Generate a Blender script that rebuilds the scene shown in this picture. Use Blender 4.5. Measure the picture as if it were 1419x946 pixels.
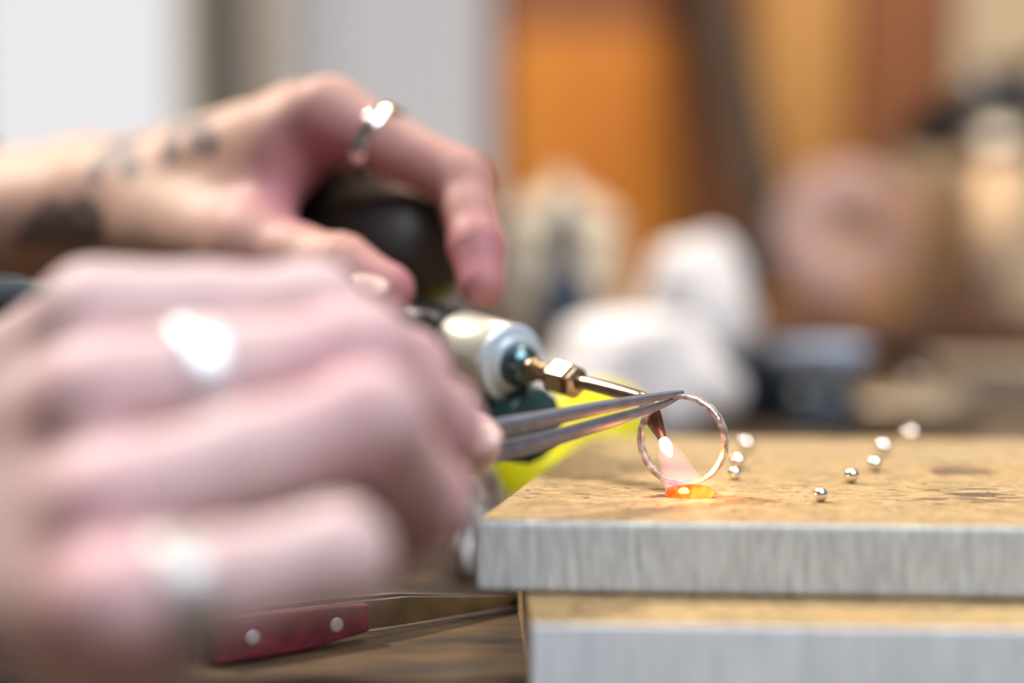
import bpy, bmesh, math, random
import numpy as np
from mathutils import Vector, Matrix
random.seed(7)
rng = np.random.default_rng(7)
scene = bpy.context.scene
for o in list(bpy.data.objects):
    bpy.data.objects.remove(o, do_unlink=True)

# ------------------------------------------------------------------ camera
W, H = 1419, 946
LENS = 61.8
F = W * LENS / 36.0                      # focal length in pixels
PITCH = math.atan((473 - 320) / F)       # camera looks slightly down
BENCH = 0.75                             # bench top above the floor
CAMZ = BENCH + 0.0915
cam_d = bpy.data.cameras.new('camera'); cam = bpy.data.objects.new('camera', cam_d)
scene.collection.objects.link(cam)
cam.location = (0, 0, CAMZ); cam.rotation_euler = (math.pi/2 - PITCH, 0, 0)
cam_d.lens = LENS; cam_d.sensor_width = 36; cam_d.clip_start = 0.01; cam_d.clip_end = 60
cam_d.dof.use_dof = True; cam_d.dof.focus_distance = 0.402
cam_d.dof.aperture_fstop = 3.1; cam_d.dof.aperture_blades = 0
scene.camera = cam

# ------------------------------------------------------------------ light
w = bpy.data.worlds.new('daylight'); scene.world = w; w.use_nodes = True
bg = w.node_tree.nodes['Background']
bg.inputs[0].default_value = (0.98, 0.97, 1.0, 1); bg.inputs[1].default_value = 0.84
sun_d = bpy.data.lights.new('sun', 'SUN'); sun = bpy.data.objects.new('sun', sun_d)
scene.collection.objects.link(sun)
sun_d.energy = 3.8; sun_d.color = (1.0, 0.90, 0.76); sun_d.angle = math.radians(6)
sun.location = (-1.5, 1.2, 3)
sun.rotation_euler = Vector((17, -13, -25)).to_track_quat('-Z', 'Y').to_euler()
win_d = bpy.data.lights.new('window_daylight', 'AREA'); win_l = bpy.data.objects.new('window_daylight', win_d)   # roof window above and behind the camera
scene.collection.objects.link(win_l)
win_d.shape = 'RECTANGLE'; win_d.size = 1.2; win_d.size_y = 1.2; win_d.energy = 38; win_d.color = (0.82, 0.90, 1.0)
win_l.location = (0.55, -0.40, 2.45); win_l.rotation_euler = (Vector((0, 0.7, 0.85)) - Vector(win_l.location)).to_track_quat('-Z', 'Y').to_euler()
cl_d = bpy.data.lights.new('cupboard_fill', 'AREA'); cl = bpy.data.objects.new('cupboard_fill', cl_d)           # unseen warm fill light, added to brighten the cupboard
scene.collection.objects.link(cl); cl_d.shape = 'DISK'; cl_d.size = 0.35; cl_d.energy = 13; cl_d.color = (1.0, 0.80, 0.56)
cl.location = (0.25, 0.95, 2.1); cl.rotation_euler = (Vector((0.12, 1.72, 1.0)) - Vector(cl.location)).to_track_quat('-Z', 'Y').to_euler()
vs = scene.view_settings
vs.view_transform = 'Standard'; vs.look = 'None'; vs.gamma = 1; vs.use_curve_mapping = False
vs.exposure = 0.18

# ------------------------------------------------------------------ helpers
def U(px, py, D):
    """the point of the place at depth D metres in front of the camera that shows at pixel (px, py)"""
    x = (px - W/2) / F; z = (H/2 - py) / F
    c, s = math.cos(PITCH), math.sin(PITCH)
    y2 = c + z*s; z2 = z*c - s
    k = D / y2
    return Vector((x*k, D, CAMZ + z2*k))
def on_plane(px, py, zplane):
    a = U(px, py, 1.0); d = a - Vector((0, 0, CAMZ))
    k = (zplane - CAMZ) / d.z
    return Vector((0, 0, CAMZ)) + d*k

def link(o, parent=None):
    scene.collection.objects.link(o)
    if parent is not None: o.parent = parent
    return o
def tag(o, label=None, cat=None, group=None, kind=None):
    if label: o['label'] = label
    if cat: o['category'] = cat
    if group: o['group'] = group
    if kind: o['kind'] = kind
    return o
def world_loc(o):
    p = Vector(o.location)
    while o.parent is not None:
        o = o.parent; p += Vector(o.location)
    return p
def empty(name, loc, label, cat, group=None):
    o = bpy.data.objects.new(name, None); o.empty_display_size = 0.01; o.location = loc
    return tag(link(o), label, cat, group)
def build(name, verts, faces, mats, parent=None, smooth=True, origin=None, midx=None):
    """verts are world points; the object's origin goes to the base of the mesh"""
    V = np.array([tuple(v) for v in verts], dtype=np.float64) if not isinstance(verts, np.ndarray) else verts
    if origin is None:
        lo, hi = V.min(0), V.max(0); origin = ((lo[0]+hi[0])/2, (lo[1]+hi[1])/2, lo[2])
    me = bpy.data.meshes.new(name)
    me.from_pydata((V - np.array(origin)).tolist(), [], faces if isinstance(faces, list) else faces.tolist())
    me.update()
    if not isinstance(mats, (list, tuple)): mats = [mats]
    for m in mats: me.materials.append(m)
    if midx is not None: me.polygons.foreach_set('material_index', midx)
    if smooth: me.polygons.foreach_set('use_smooth', [True]*len(me.polygons))
    o = bpy.data.objects.new(name, me); link(o, parent)
    p = world_loc(parent) if parent is not None else Vector((0,0,0))
    o.location = Vector(origin) - p
    return o
def bevel(o, w, seg=2, angle=35):
    m = o.modifiers.new('bevel', 'BEVEL'); m.width = w; m.segments = seg
    m.limit_method = 'ANGLE'; m.angle_limit = math.radians(angle); m.harden_normals = False
    return o
def shade_angle(o, deg=40):
    me = o.data
    bm = bmesh.new(); bm.from_mesh(me)
    for e in bm.edges:
        if len(e.link_faces) == 2 and e.calc_face_angle() > math.radians(deg): e.smooth = False
    bm.to_mesh(me); bm.free(); return o

class MB:
    def __init__(s): s.v = []; s.f = []
    def add(s, v, f):
        n = len(s.v); s.v += [Vector(p) for p in v]; s.f += [[i+n for i in q] for q in f]; return s
    def hexa(s, p):        # 8 points: bottom 4 ccw then top 4
        return s.add(p, [[3,2,1,0],[4,5,6,7],[0,1,5,4],[1,2,6,5],[2,3,7,6],[3,0,4,7]])
    def box(s, c, d, rz=0.0):
        c = Vector(c); h = Vector(d)/2; R = Matrix.Rotation(rz, 3, 'Z')
        q = [(-1,-1,-1),(1,-1,-1),(1,1,-1),(-1,1,-1),(-1,-1,1),(1,-1,1),(1,1,1),(-1,1,1)]
        return s.hexa([c + R @ Vector((a*h.x, b*h.y, e*h.z)) for a,b,e in q])
    def lathe(s, prof, o, axis=(0,0,1), n=32, closed=False, up=None, k=None):
        """prof: (radius, height along axis)"""
        o = Vector(o); a = Vector(axis).normalized()
        u = a.orthogonal().normalized() if up is None else (Vector(up) - a*Vector(up).dot(a)).normalized()
        b = a.cross(u)
        V = []; Fc = []
        for r, h in prof:
            for i in range(n):
                t = 2*math.pi*i/n; rr = r*(k(t) if k else 1)
                V.append(o + a*h + u*(rr*math.cos(t)) + b*(rr*math.sin(t)))
        m = len(prof)
        for j in range(m if closed else m-1):
            j2 = (j+1) % m
            for i in range(n):
                i2 = (i+1) % n
                Fc.append([j*n+i, j*n+i2, j2*n+i2, j2*n+i])
        if not closed:
            if prof[0][0] > 1e-7: Fc.append(list(range(n))[::-1])
            if prof[-1][0] > 1e-7: Fc.append([(m-1)*n+i for i in range(n)])
        return s.add(V, Fc)
    def tube(s, pts, radii, n=12, flat=None, up=(0,0,1)):
        """swept tube; flat=(w,h) per point gives a rounded-rect section instead of a circle"""
        pts = [Vector(p) for p in pts]; V = []; Fc = []
        for i, p in enumerate(pts):
            d = (pts[min(i+1, len(pts)-1)] - pts[max(i-1, 0)]).normalized()
            u = (Vector(up) - d*Vector(up).dot(d)).normalized(); b = d.cross(u)
            for j in range(n):
                t = 2*math.pi*j/n; c, sn = math.cos(t), math.sin(t)
                if flat:
                    wv, hv = flat[i]; e = 0.45
                    c = math.copysign(abs(c)**e, c)*hv/2; sn = math.copysign(abs(sn)**e, sn)*wv/2
                else: c *= radii[i]; sn *= radii[i]
                V.append(p + u*c + b*sn)
        for i in range(len(pts)-1):
            for j in range(n):
                j2 = (j+1) % n
                Fc.append([i*n+j, i*n+j2, (i+1)*n+j2, (i+1)*n+j])
        Fc.append(list(range(n))[::-1]); Fc.append([(len(pts)-1)*n+j for j in range(n)])
        return s.add(V, Fc)
    def obj(s, name, mat, parent=None, smooth=True, origin=None):
        return build(name, s.v, s.f, mat, parent, smooth, origin)
def smooth_path(pts, n=8):
    pts = [Vector(p) for p in pts]; out = []
    P = [pts[0]*2 - pts[1]] + pts + [pts[-1]*2 - pts[-2]]
    for i in range(1, len(P)-2):
        for k in range(n):
            t = k/n; a, b, c, d = P[i-1], P[i], P[i+1], P[i+2]
            out.append(0.5*((2*b) + (c-a)*t + (2*a-5*b+4*c-d)*t*t + (3*b-a-3*c+d)*t**3))
    out.append(pts[-1]); return out

# ------------------------------------------------------------------ materials
def mat(name, col, rough=0.5, metal=0.0, noise=0.0, nscale=60, stretch=(1,1,1), col2=None, bump=0.0, bscale=None, spec=None, coat=0):
    m = bpy.data.materials.new(name); m.use_nodes = True
    nt = m.node_tree; b = nt.nodes['Principled BSDF']
    b.inputs['Base Color'].default_value = (*col, 1); b.inputs['Roughness'].default_value = rough; b.inputs['Metallic'].default_value = metal
    if spec is not None: b.inputs['Specular IOR Level'].default_value = spec
    if coat: b.inputs['Coat Weight'].default_value = coat
    if noise or col2 or bump:
        tc = nt.nodes.new('ShaderNodeTexCoord'); mp = nt.nodes.new('ShaderNodeMapping'); mp.inputs['Scale'].default_value = stretch
        nt.links.new(tc.outputs['Object'], mp.inputs[0])
        nz = nt.nodes.new('ShaderNodeTexNoise'); nz.inputs['Scale'].default_value = nscale; nz.inputs['Detail'].default_value = 6
        nt.links.new(mp.outputs[0], nz.inputs['Vector'])
        c2 = col2 or tuple(c*(1-noise) for c in col)
        rp = nt.nodes.new('ShaderNodeValToRGB'); rp.color_ramp.elements[0].position = 0.35; rp.color_ramp.elements[1].position = 0.65
        rp.color_ramp.elements[0].color = (*c2, 1); rp.color_ramp.elements[1].color = (*col, 1)
        nt.links.new(nz.outputs['Fac'], rp.inputs[0]); nt.links.new(rp.outputs[0], b.inputs['Base Color'])
        if bump:
            n2 = nz
            if bscale:
                n2 = nt.nodes.new('ShaderNodeTexNoise'); n2.inputs['Scale'].default_value = bscale; n2.inputs['Detail'].default_value = 4
                nt.links.new(mp.outputs[0], n2.inputs['Vector'])
            bp = nt.nodes.new('ShaderNodeBump'); bp.inputs['Strength'].default_value = 1; bp.inputs['Distance'].default_value = bump
            nt.links.new(n2.outputs['Fac'], bp.inputs['Height']); nt.links.new(bp.outputs[0], b.inputs['Normal'])
    return m
def emis(name, col, strength):
    m = bpy.data.materials.new(name); m.use_nodes = True
    nt = m.node_tree; nt.nodes.clear()
    e = nt.nodes.new('ShaderNodeEmission'); e.inputs[0].default_value = (*col, 1); e.inputs[1].default_value = strength
    o = nt.nodes.new('ShaderNodeOutputMaterial'); nt.links.new(e.outputs[0], o.inputs['Surface']); return m
def volume(name, col, strength):
    m = bpy.data.materials.new(name); m.use_nodes = True
    nt = m.node_tree; nt.nodes.clear()
    e = nt.nodes.new('ShaderNodeEmission'); e.inputs[0].default_value = (*col, 1); e.inputs[1].default_value = strength
    o = nt.nodes.new('ShaderNodeOutputMaterial'); nt.links.new(e.outputs[0], o.inputs['Volume']); return m

def board_top_mat():
    m = mat('soldering_board_top_wood', (0.47, 0.31, 0.13), 0.8, 0, nscale=140, stretch=(0.5, 1, 1), col2=(0.30, 0.20, 0.09), bump=0.0016, bscale=900)
    nt = m.node_tree; b = nt.nodes['Principled BSDF']; L = nt.links.new
    base = b.inputs['Base Color'].links[0].from_socket
    tc = nt.nodes.new('ShaderNodeTexCoord')
    def stain(prev, scale, lo, hi, col, centre=None, radius=None, stretch=(1,1,1), detail=4):
        mp = nt.nodes.new('ShaderNodeMapping'); mp.inputs['Scale'].default_value = stretch; L(tc.outputs['Object'], mp.inputs[0])
        nz = nt.nodes.new('ShaderNodeTexNoise'); nz.inputs['Scale'].default_value = scale; nz.inputs['Detail'].default_value = detail; L(mp.outputs[0], nz.inputs['Vector'])
        val = nz.outputs['Fac']
        if centre is not None:
            sub = nt.nodes.new('ShaderNodeVectorMath'); sub.operation = 'DISTANCE'; sub.inputs[1].default_value = centre; L(tc.outputs['Object'], sub.inputs[0])
            mr = nt.nodes.new('ShaderNodeMapRange'); mr.inputs[1].default_value = 0; mr.inputs[2].default_value = radius; mr.inputs[3].default_value = 0.28; mr.inputs[4].default_value = -0.25
            L(sub.outputs['Value'], mr.inputs[0])
            ad = nt.nodes.new('ShaderNodeMath'); ad.operation = 'ADD'; L(val, ad.inputs[0]); L(mr.outputs[0], ad.inputs[1]); val = ad.outputs[0]
        mr2 = nt.nodes.new('ShaderNodeMapRange'); mr2.inputs[1].default_value = lo; mr2.inputs[2].default_value = hi; L(val, mr2.inputs[0])
        mx = nt.nodes.new('ShaderNodeMix'); mx.data_type = 'RGBA'; L(mr2.outputs[0], mx.inputs['Factor']); L(prev, mx.inputs['A']); mx.inputs['B'].default_value = (*col, 1)
        return mx.outputs['Result']
    return m, b, base, stain, L

WOOD_EDGE = mat('board_edge_wood', (0.64, 0.68, 0.68), 0.85, 0, nscale=800, stretch=(1, 1, 0.16), col2=(0.46, 0.49, 0.495), bump=0.0005, bscale=700)
WOOD_EDGE2 = mat('lower_board_edge_wood', (0.82, 0.87, 0.90), 0.85, 0, nscale=300, stretch=(1, 1, 0.15), col2=(0.70, 0.75, 0.78), bump=0.0003, bscale=700)
BENCHW = mat('bench_wood', (0.12, 0.070, 0.030), 0.5, 0, nscale=60, stretch=(0.45, 1.3, 1), col2=(0.018, 0.015, 0.014), bump=0.0012, bscale=160)
STEEL = mat('brushed_steel', (0.62, 0.62, 0.63), 0.28, 1.0, noise=0.15, nscale=400)
GUN = mat('dark_tweezer_steel', (0.155, 0.175, 0.235), 0.34, 0.2, noise=0.25, nscale=300)
DARKSTEEL = mat('dark_steel', (0.09, 0.095, 0.10), 0.4, 0.8, noise=0.3, nscale=80)
SILVER = mat('polished_silver', (0.88, 0.86, 0.84), 0.12, 1.0)
DULLS = mat('dull_grey_silver', (0.50, 0.47, 0.46), 0.5, 0.9, noise=0.15, nscale=150)
WORN = mat('worn_silver', (0.80, 0.79, 0.82), 0.46, 0.9, noise=0.12, nscale=200)
BRASS = mat('tarnished_brass', (0.48, 0.37, 0.25), 0.25, 1.0, noise=0.3, nscale=300)
BLACKP = mat('black_plastic', (0.012, 0.012, 0.016), 0.35)

# ------------------------------------------------------------------ the room
FLOOR = mat('floor_boards', (0.30, 0.22, 0.15), 0.7, noise=0.4, nscale=8, stretch=(1, 0.1, 1))
tag(MB().box((0, 1.0, -0.02), (6, 6.4, 0.04)).obj('floor', FLOOR, smooth=False), kind='structure')
WALL = mat('painted_wall', (0.88, 0.86, 0.86), 0.9, noise=0.05, nscale=6)
WY = 2.3
wx0 = U(-420, 300, WY).x; wx1 = U(292, 300, WY).x        # window opening
wz0 = 0.86; wz1 = 1.75
w2a, w2b = U(372, 300, WY).x, U(700, 300, WY).x  # second window added in place of pale wall, to make that stretch bright
wb = MB()
def wallbox(x0, x1, z0, z1): wb.box(((x0+x1)/2, WY+0.06, (z0+z1)/2), (x1-x0, 0.12, z1-z0))
wallbox(-2.6, wx0, 0, 2.3); wallbox(wx1, w2a, 0, 2.3); wallbox(w2b, 2.6, 0, 2.3)
for p, q in ((wx0, wx1), (w2a, w2b)): wallbox(p, q, 0, wz0); wallbox(p, q, wz1, 2.3)
tag(wb.obj('wall_back', WALL, smooth=False), kind='structure')
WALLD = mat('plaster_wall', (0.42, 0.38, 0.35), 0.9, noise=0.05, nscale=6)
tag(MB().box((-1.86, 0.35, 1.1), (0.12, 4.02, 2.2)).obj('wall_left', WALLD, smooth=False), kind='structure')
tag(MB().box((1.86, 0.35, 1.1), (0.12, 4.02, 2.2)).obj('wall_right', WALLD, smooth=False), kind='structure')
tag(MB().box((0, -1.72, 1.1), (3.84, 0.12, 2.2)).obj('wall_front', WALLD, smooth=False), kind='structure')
# ceiling with two roof openings: one lets the sun in from behind, one is over the bench front
ce = MB()
def ceil(x0, x1, y0, y1): ce.box(((x0+x1)/2, (y0+y1)/2, 2.26), (x1-x0, y1-y0, 0.12))
ceil(-1.92, 1.92, 1.72, 2.42); ceil(-1.92, -1.60, 0.55, 1.72); ceil(-0.35, 1.92, 0.55, 1.72); ceil(-1.92, 1.92, 0.25, 0.55)
ceil(-1.92, -0.10, -1.05, 0.25); ceil(1.2, 1.92, -1.05, 0.25); ceil(-1.92, 1.92, -1.78, -1.05)
tag(ce.obj('ceiling', WALL, smooth=False), kind='structure')
FRAME = mat('window_frame_paint', (0.74, 0.66, 0.52), 0.5, noise=0.1, nscale=20)
GLASS = bpy.data.materials.new('window_glass'); GLASS.use_nodes = True
nt = GLASS.node_tree; nt.nodes.clear()
tr = nt.nodes.new('ShaderNodeBsdfTransparent'); gl = nt.nodes.new('ShaderNodeBsdfGlossy'); gl.inputs['Roughness'].default_value = 0.02
mx = nt.nodes.new('ShaderNodeMixShader'); mx.inputs[0].default_value = 0.06; ou = nt.nodes.new('ShaderNodeOutputMaterial')
nt.links.new(tr.outputs[0], mx.inputs[1]); nt.links.new(gl.outputs[0], mx.inputs[2]); nt.links.new(mx.outputs[0], ou.inputs[0])
BRIGHTP = GLASS.copy(); BRIGHTP.name = 'added_bright_pane'  # backlit pane that keeps the pale wall stretch bright
BRIGHTP.node_tree.nodes['Mix Shader'].inputs[0].default_value = 0.45
fn = BRIGHTP.node_tree; fg = next(n for n in fn.nodes if n.type == 'BSDF_GLOSSY'); fdn = fn.nodes.new('ShaderNodeBsdfTranslucent'); fdn.inputs[0].default_value = (0.34, 0.33, 0.34, 1)
fn.links.new(fdn.outputs[0], next(n for n in fn.nodes if n.type == 'MIX_SHADER').inputs[2])
for wi, (wa, wb_, gm, nm) in enumerate(((wx0, wx1, GLASS, 2), (w2a, w2b, BRIGHTP, 1))):
    win = bpy.data.objects.new('window_%d' % (wi+1), None); link(win); win.location = ((wa+wb_)/2, WY, wz0); tag(win, kind='structure')
    fr = MB(); t = 0.045 if wi == 0 else 0.02
    fr.box((wa+t/2, WY+0.05, (wz0+wz1)/2), (t, 0.09, wz1-wz0)); fr.box((wb_-t/2, WY+0.05, (wz0+wz1)/2), (t, 0.09, wz1-wz0))
    fr.box(((wa+wb_)/2, WY+0.05, wz0+t/2), (wb_-wa-2*t, 0.09, t)); fr.box(((wa+wb_)/2, WY+0.05, wz1-t/2), (wb_-wa-2*t, 0.09, t))
    bevel(fr.obj('window_frame', FRAME, win, smooth=False), 0.004)
    xm = (wa+wb_)/2
    if nm == 2:
        MB().box((xm, WY+0.05, (wz0+wz1)/2), (0.02, 0.05, wz1-wz0-2*t)).obj('mullion', FRAME, win, smooth=False)
        panes = ((wa+t, xm-0.01), (xm+0.01, wb_-t))
    else: panes = ((wa+t, wb_-t),)
    for a, b_ in panes:
        MB().box(((a+b_)/2, WY+0.05, (wz0+wz1)/2), (b_-a, 0.004, wz1-wz0-2*t)).obj('window_pane', gm, win, smooth=False)
# grey curtain hanging at the window's side
CURT = mat('grey_green_curtain', (0.24, 0.25, 0.24), 0.9, noise=0.2, nscale=30)
cv, cf = [], []
c0, c1 = U(300, 300, WY-0.06).x, U(352, 300, WY-0.06).x
nx, nz_ = 40, 12
for side in (0, 1):
    for j in range(nz_+1):
        for i in range(nx+1):
            u = i/nx
            cv.append((c0 + (c1-c0)*u, WY-0.07 + 0.016*math.sin(u*22 + 0.3*math.sin(j)) + side*0.003, 0.72 + (1.95-0.72)*j/nz_))
n1 = (nx+1)*(nz_+1)
for j in range(nz_):
    for i in range(nx):
        a = j*(nx+1)+i; cf.append([a, a+1, a+nx+2, a+nx+1]); cf.append([n1+a+nx+1, n1+a+nx+2, n1+a+1, n1+a])
for i in range(nx):
    cf.append([i+1, i, n1+i, n1+i+1]); a = nz_*(nx+1)+i; cf.append([a, a+1, n1+a+1, n1+a])
for j in range(nz_):
    a = j*(nx+1); cf.append([a, a+nx+1, n1+a+nx+1, n1+a]); a += nx; cf.append([a+nx+1, a, n1+a, n1+a+nx+1])
curt = build('curtain', cv, cf, CURT)
tag(curt, 'narrow grey-green curtain hanging beside the bright window', 'curtain')

# ------------------------------------------------------------------ workbench
bench = empty('workbench', (0.05, 0.75, 0), 'dark worn wooden workbench under the boards and tools', 'workbench')
bt = MB().box((0.05, 0.75, BENCH-0.0225), (1.5, 1.36, 0.045)).obj('bench_top', BENCHW, bench, smooth=False); bevel(bt, 0.003)
for sx in (-0.62, 0.72):
    for sy in (0.16, 1.34):
        bevel(MB().box((sx, sy, (BENCH-0.045)/2), (0.08, 0.08, BENCH-0.045)).obj('leg', BENCHW, bench, smooth=False), 0.003)
bevel(MB().box((0.05, 1.34, BENCH-0.10), (1.26, 0.03, 0.10)).obj('apron', BENCHW, bench, smooth=False), 0.002)

# ------------------------------------------------------------------ the two boards
T = 0.0154
ZTOP = CAMZ - 0.0600; Z1 = ZTOP - T                # upper board
ZL = Z1 - 0.0002                                   # lower board top
topm, tb, tbase, stain, TL = board_top_mat()
def prism(name, poly, z0, z1, mats, bev, left=1):
    n = len(poly)
    V = [(p[0], p[1], z0) for p in poly] + [(p[0], p[1], z1) for p in poly]
    Fc = [list(range(n))[::-1], [n+i for i in range(n)]] + [[i, (i+1) % n, n+(i+1) % n, n+i] for i in range(n)]
    mi = [1, 0] + [1]*(n-1) + [left]
    o = build(name, V, Fc, mats, smooth=False, midx=mi)
    bevel(o, bev, 3); return o
fl = on_plane(658, 720, ZTOP); fr_ = on_plane(1419, 729, ZTOP); lb = on_plane(744, 656, ZTOP)
fdir = (fr_-fl).normalized(); ldir = (lb-fl).normalized()
backy = on_plane(1000, 603, ZTOP).y
A = fl; B = fl + fdir*0.21
Cc = fl + ldir*((backy-fl.y)/ldir.y); Dd = B + (Cc-fl)
up_board = prism('wooden_board', [A, B, Dd, Cc], Z1, ZTOP, [topm, WOOD_EDGE], 0.0014)
tag(up_board, 'upper scorched wooden soldering board with golden top and grey sawn edge', 'board')
ol = Vector(up_board.location)
c_ = on_plane(1318, 652, ZTOP) - ol; c2_ = on_plane(955, 684, ZTOP) - ol; c3_ = on_plane(1345, 686, ZTOP) - ol
s1 = stain(tbase, 22, 0.52, 0.72, (0.36, 0.27, 0.17), stretch=(0.4, 1, 1))
s1 = stain(s1, 380, 0.48, 0.66, (0.50, 0.36, 0.185), stretch=(0.5, 1, 1))
s1 = stain(s1, 60, 0.62, 0.70, (0.15, 0.085, 0.05), c_, 0.032)
s1 = stain(s1, 240, 0.68, 0.74, (0.09, 0.055, 0.035), c2_, 0.040, stretch=(0.5, 1, 1), detail=8)
s1 = stain(s1, 260, 0.70, 0.76, (0.12, 0.075, 0.045), c3_, 0.045, stretch=(0.35, 1, 1), detail=9)
s1 = stain(s1, 900, 0.56, 0.68, (0.20, 0.125, 0.06), stretch=(0.45, 1, 1), detail=3)
s1 = stain(s1, 330, 0.645, 0.675, (0.05, 0.035, 0.025), stretch=(0.6, 1, 1), detail=3)
TL(s1, tb.inputs['Base Color'])
l0 = on_plane(735, 864, ZL); l1 = on_plane(1419, 872, ZL); l2 = on_plane(717, 828, ZL)
fd2 = (l1-l0).normalized(); ld2 = Vector((-0.025, 1, 0)).normalized()
low = prism('wooden_board', [l0, l0+fd2*0.2, l0+fd2*0.2+ld2*0.17, l0+ld2*0.17], BENCH, ZL, [topm, WOOD_EDGE2], 0.0007, 0)
tag(low, 'lower pale wooden board lying on the bench beneath the scorched board', 'board')

# ------------------------------------------------------------------ hands
def smin(a, b, k):
    h = np.clip(0.5 + 0.5*(b-a)/k, 0, 1)
    return b*(1-h) + a*h - k*h*(1-h)
def surface_nets(Dg, lo, vs_):
    S = Dg < 0
    nx, ny, nz = Dg.shape
    c = np.zeros((nx-1, ny-1, nz-1), np.int8)
    for i in (0,1):
        for j in (0,1):
            for k in (0,1): c += S[i:nx-1+i, j:ny-1+j, k:nz-1+k]
    cells = np.argwhere((c > 0) & (c < 8))
    idx = -np.ones((nx-1, ny-1, nz-1), np.int64); idx[tuple(cells.T)] = np.arange(len(cells))
    acc = np.zeros((len(cells), 3)); cnt = np.zeros(len(cells))
    corners = [(i,j,k) for i in (0,1) for j in (0,1) for k in (0,1)]
    for a in corners:
        for ax in range(3):
            if a[ax]: continue
            b = list(a); b[ax] = 1
            va = Dg[tuple((cells+a).T)]; vb = Dg[tuple((cells+b).T)]
            m = (va < 0) != (vb < 0)
            t = np.where(m, va/np.where(m, va-vb, 1), 0)
            p = np.array(a, float)[None]*np.ones((len(cells),1)); p[:, ax] += t
            acc[m] += p[m]; cnt[m] += 1
    V = (cells + acc/cnt[:,None])*vs_ + lo
    faces = []
    for ax in range(3):
        sl0 = [slice(None)]*3; sl1 = [slice(None)]*3
        sl0[ax] = slice(0,-1); sl1[ax] = slice(1,None)
        e = np.argwhere(S[tuple(sl0)] != S[tuple(sl1)])
        o1, o2 = [(1,2),(2,0),(0,1)][ax]
        ok = (e[:,o1] > 0) & (e[:,o2] > 0) & (e[:,o1] < Dg.shape[o1]-1) & (e[:,o2] < Dg.shape[o2]-1)
        e = e[ok]; d1 = np.zeros(3,int); d2 = np.zeros(3,int); d1[o1] = 1; d2[o2] = 1
        q = np.stack([idx[tuple((e-d1-d2).T)], idx[tuple((e-d2).T)], idx[tuple(e.T)], idx[tuple((e-d1).T)]], 1)
        ins = S[tuple(e.T)]
        q[~ins] = q[~ins][:, ::-1]
        faces.append(q)
    return V, np.concatenate(faces)
class SDF:
    def __init__(s, lo, hi, v):
        s.lo = np.array(lo); s.v = v
        n = np.ceil((np.array(hi)-s.lo)/v).astype(int)+1
        a = [(s.lo[i] + v*np.arange(n[i])).astype(np.float32) for i in range(3)]
        s.X, s.Y, s.Z = a[0][:,None,None], a[1][None,:,None], a[2][None,None,:]
    def cone(s, a, b, ra, rb):
        a = np.array(a, np.float32); d = np.array(b, np.float32)-a; L2 = float(d@d)+1e-12
        x, y, z = s.X-a[0], s.Y-a[1], s.Z-a[2]
        t = np.clip((x*d[0]+y*d[1]+z*d[2])/L2, 0, 1)
        return np.sqrt((x-t*d[0])**2+(y-t*d[1])**2+(z-t*d[2])**2) - (ra + (rb-ra)*t)
    def ball(s, a, r, sc=(1,1,1)):
        return np.sqrt(((s.X-a[0])/sc[0])**2+((s.Y-a[1])/sc[1])**2+((s.Z-a[2])/sc[2])**2) - r
    def chain(s, pts, k=0.003, knuckle=0.0003):
        d = None
        for (a, ra), (b, rb) in zip(pts[:-1], pts[1:]):
            mid = (Vector(a)+Vector(b))/2; rm = min(ra, rb)*0.5 + (ra+rb)/4 - 0.0003
            for e in (s.cone(a, mid, ra, rm), s.cone(mid, b, rm, rb)):
                d = e if d is None else smin(d, e, k)
        for a, ra in pts[1:-1]:
            d = smin(d, s.ball(a, ra+knuckle), k)
        return d
def skin_material(name, base, red, scale=1.0):
    m = bpy.data.materials.new(name); m.use_nodes = True
    nt = m.node_tree; b = nt.nodes['Principled BSDF']; L = nt.links.new
    at = nt.nodes.new('ShaderNodeAttribute'); at.attribute_name = 'pigment_and_shade'
    tc = nt.nodes.new('ShaderNodeTexCoord')
    nz = nt.nodes.new('ShaderNodeTexNoise'); nz.inputs['Scale'].default_value = 70; nz.inputs['Detail'].default_value = 5; L(tc.outputs['Object'], nz.inputs['Vector'])
    sp = nt.nodes.new('ShaderNodeSeparateColor'); L(at.outputs['Color'], sp.inputs[0])
    m1 = nt.nodes.new('ShaderNodeMath'); m1.operation = 'MULTIPLY_ADD'; L(nz.outputs['Fac'], m1.inputs[0]); m1.inputs[1].default_value = 0.5; m1.inputs[2].default_value = -0.2
    m2 = nt.nodes.new('ShaderNodeMath'); m2.operation = 'ADD'; m2.use_clamp = True; L(m1.outputs[0], m2.inputs[0]); L(sp.outputs[0], m2.inputs[1])
    mx = nt.nodes.new('ShaderNodeMix'); mx.data_type = 'RGBA'; L(m2.outputs[0], mx.inputs['Factor'])
    mx.inputs['A'].default_value = (*base, 1); mx.inputs['B'].default_value = (*red, 1)
    mt = nt.nodes.new('ShaderNodeMix'); mt.data_type = 'RGBA'; L(sp.outputs[1], mt.inputs['Factor'])
    L(mx.outputs['Result'], mt.inputs['A']); mt.inputs['B'].default_value = (0.05, 0.055, 0.065, 1)
    L(mt.outputs['Result'], b.inputs['Base Color'])
    b.inputs['Roughness'].default_value = 0.55; b.inputs['Specular IOR Level'].default_value = 0.35; b.inputs['Subsurface Weight'].default_value = 0.25
    b.inputs['Subsurface Radius'].default_value = (1.0, 0.35, 0.2); b.inputs['Subsurface Scale'].default_value = 0.003
    n2 = nt.nodes.new('ShaderNodeTexVoronoi'); n2.inputs['Scale'].default_value = 900; L(tc.outputs['Object'], n2.inputs['Vector'])
    bp = nt.nodes.new('ShaderNodeBump'); bp.inputs['Distance'].default_value = 0.0002; bp.inputs['Strength'].default_value = 0.6
    L(n2.outputs['Distance'], bp.inputs['Height']); L(bp.outputs[0], b.inputs['Normal'])
    return m
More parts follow.
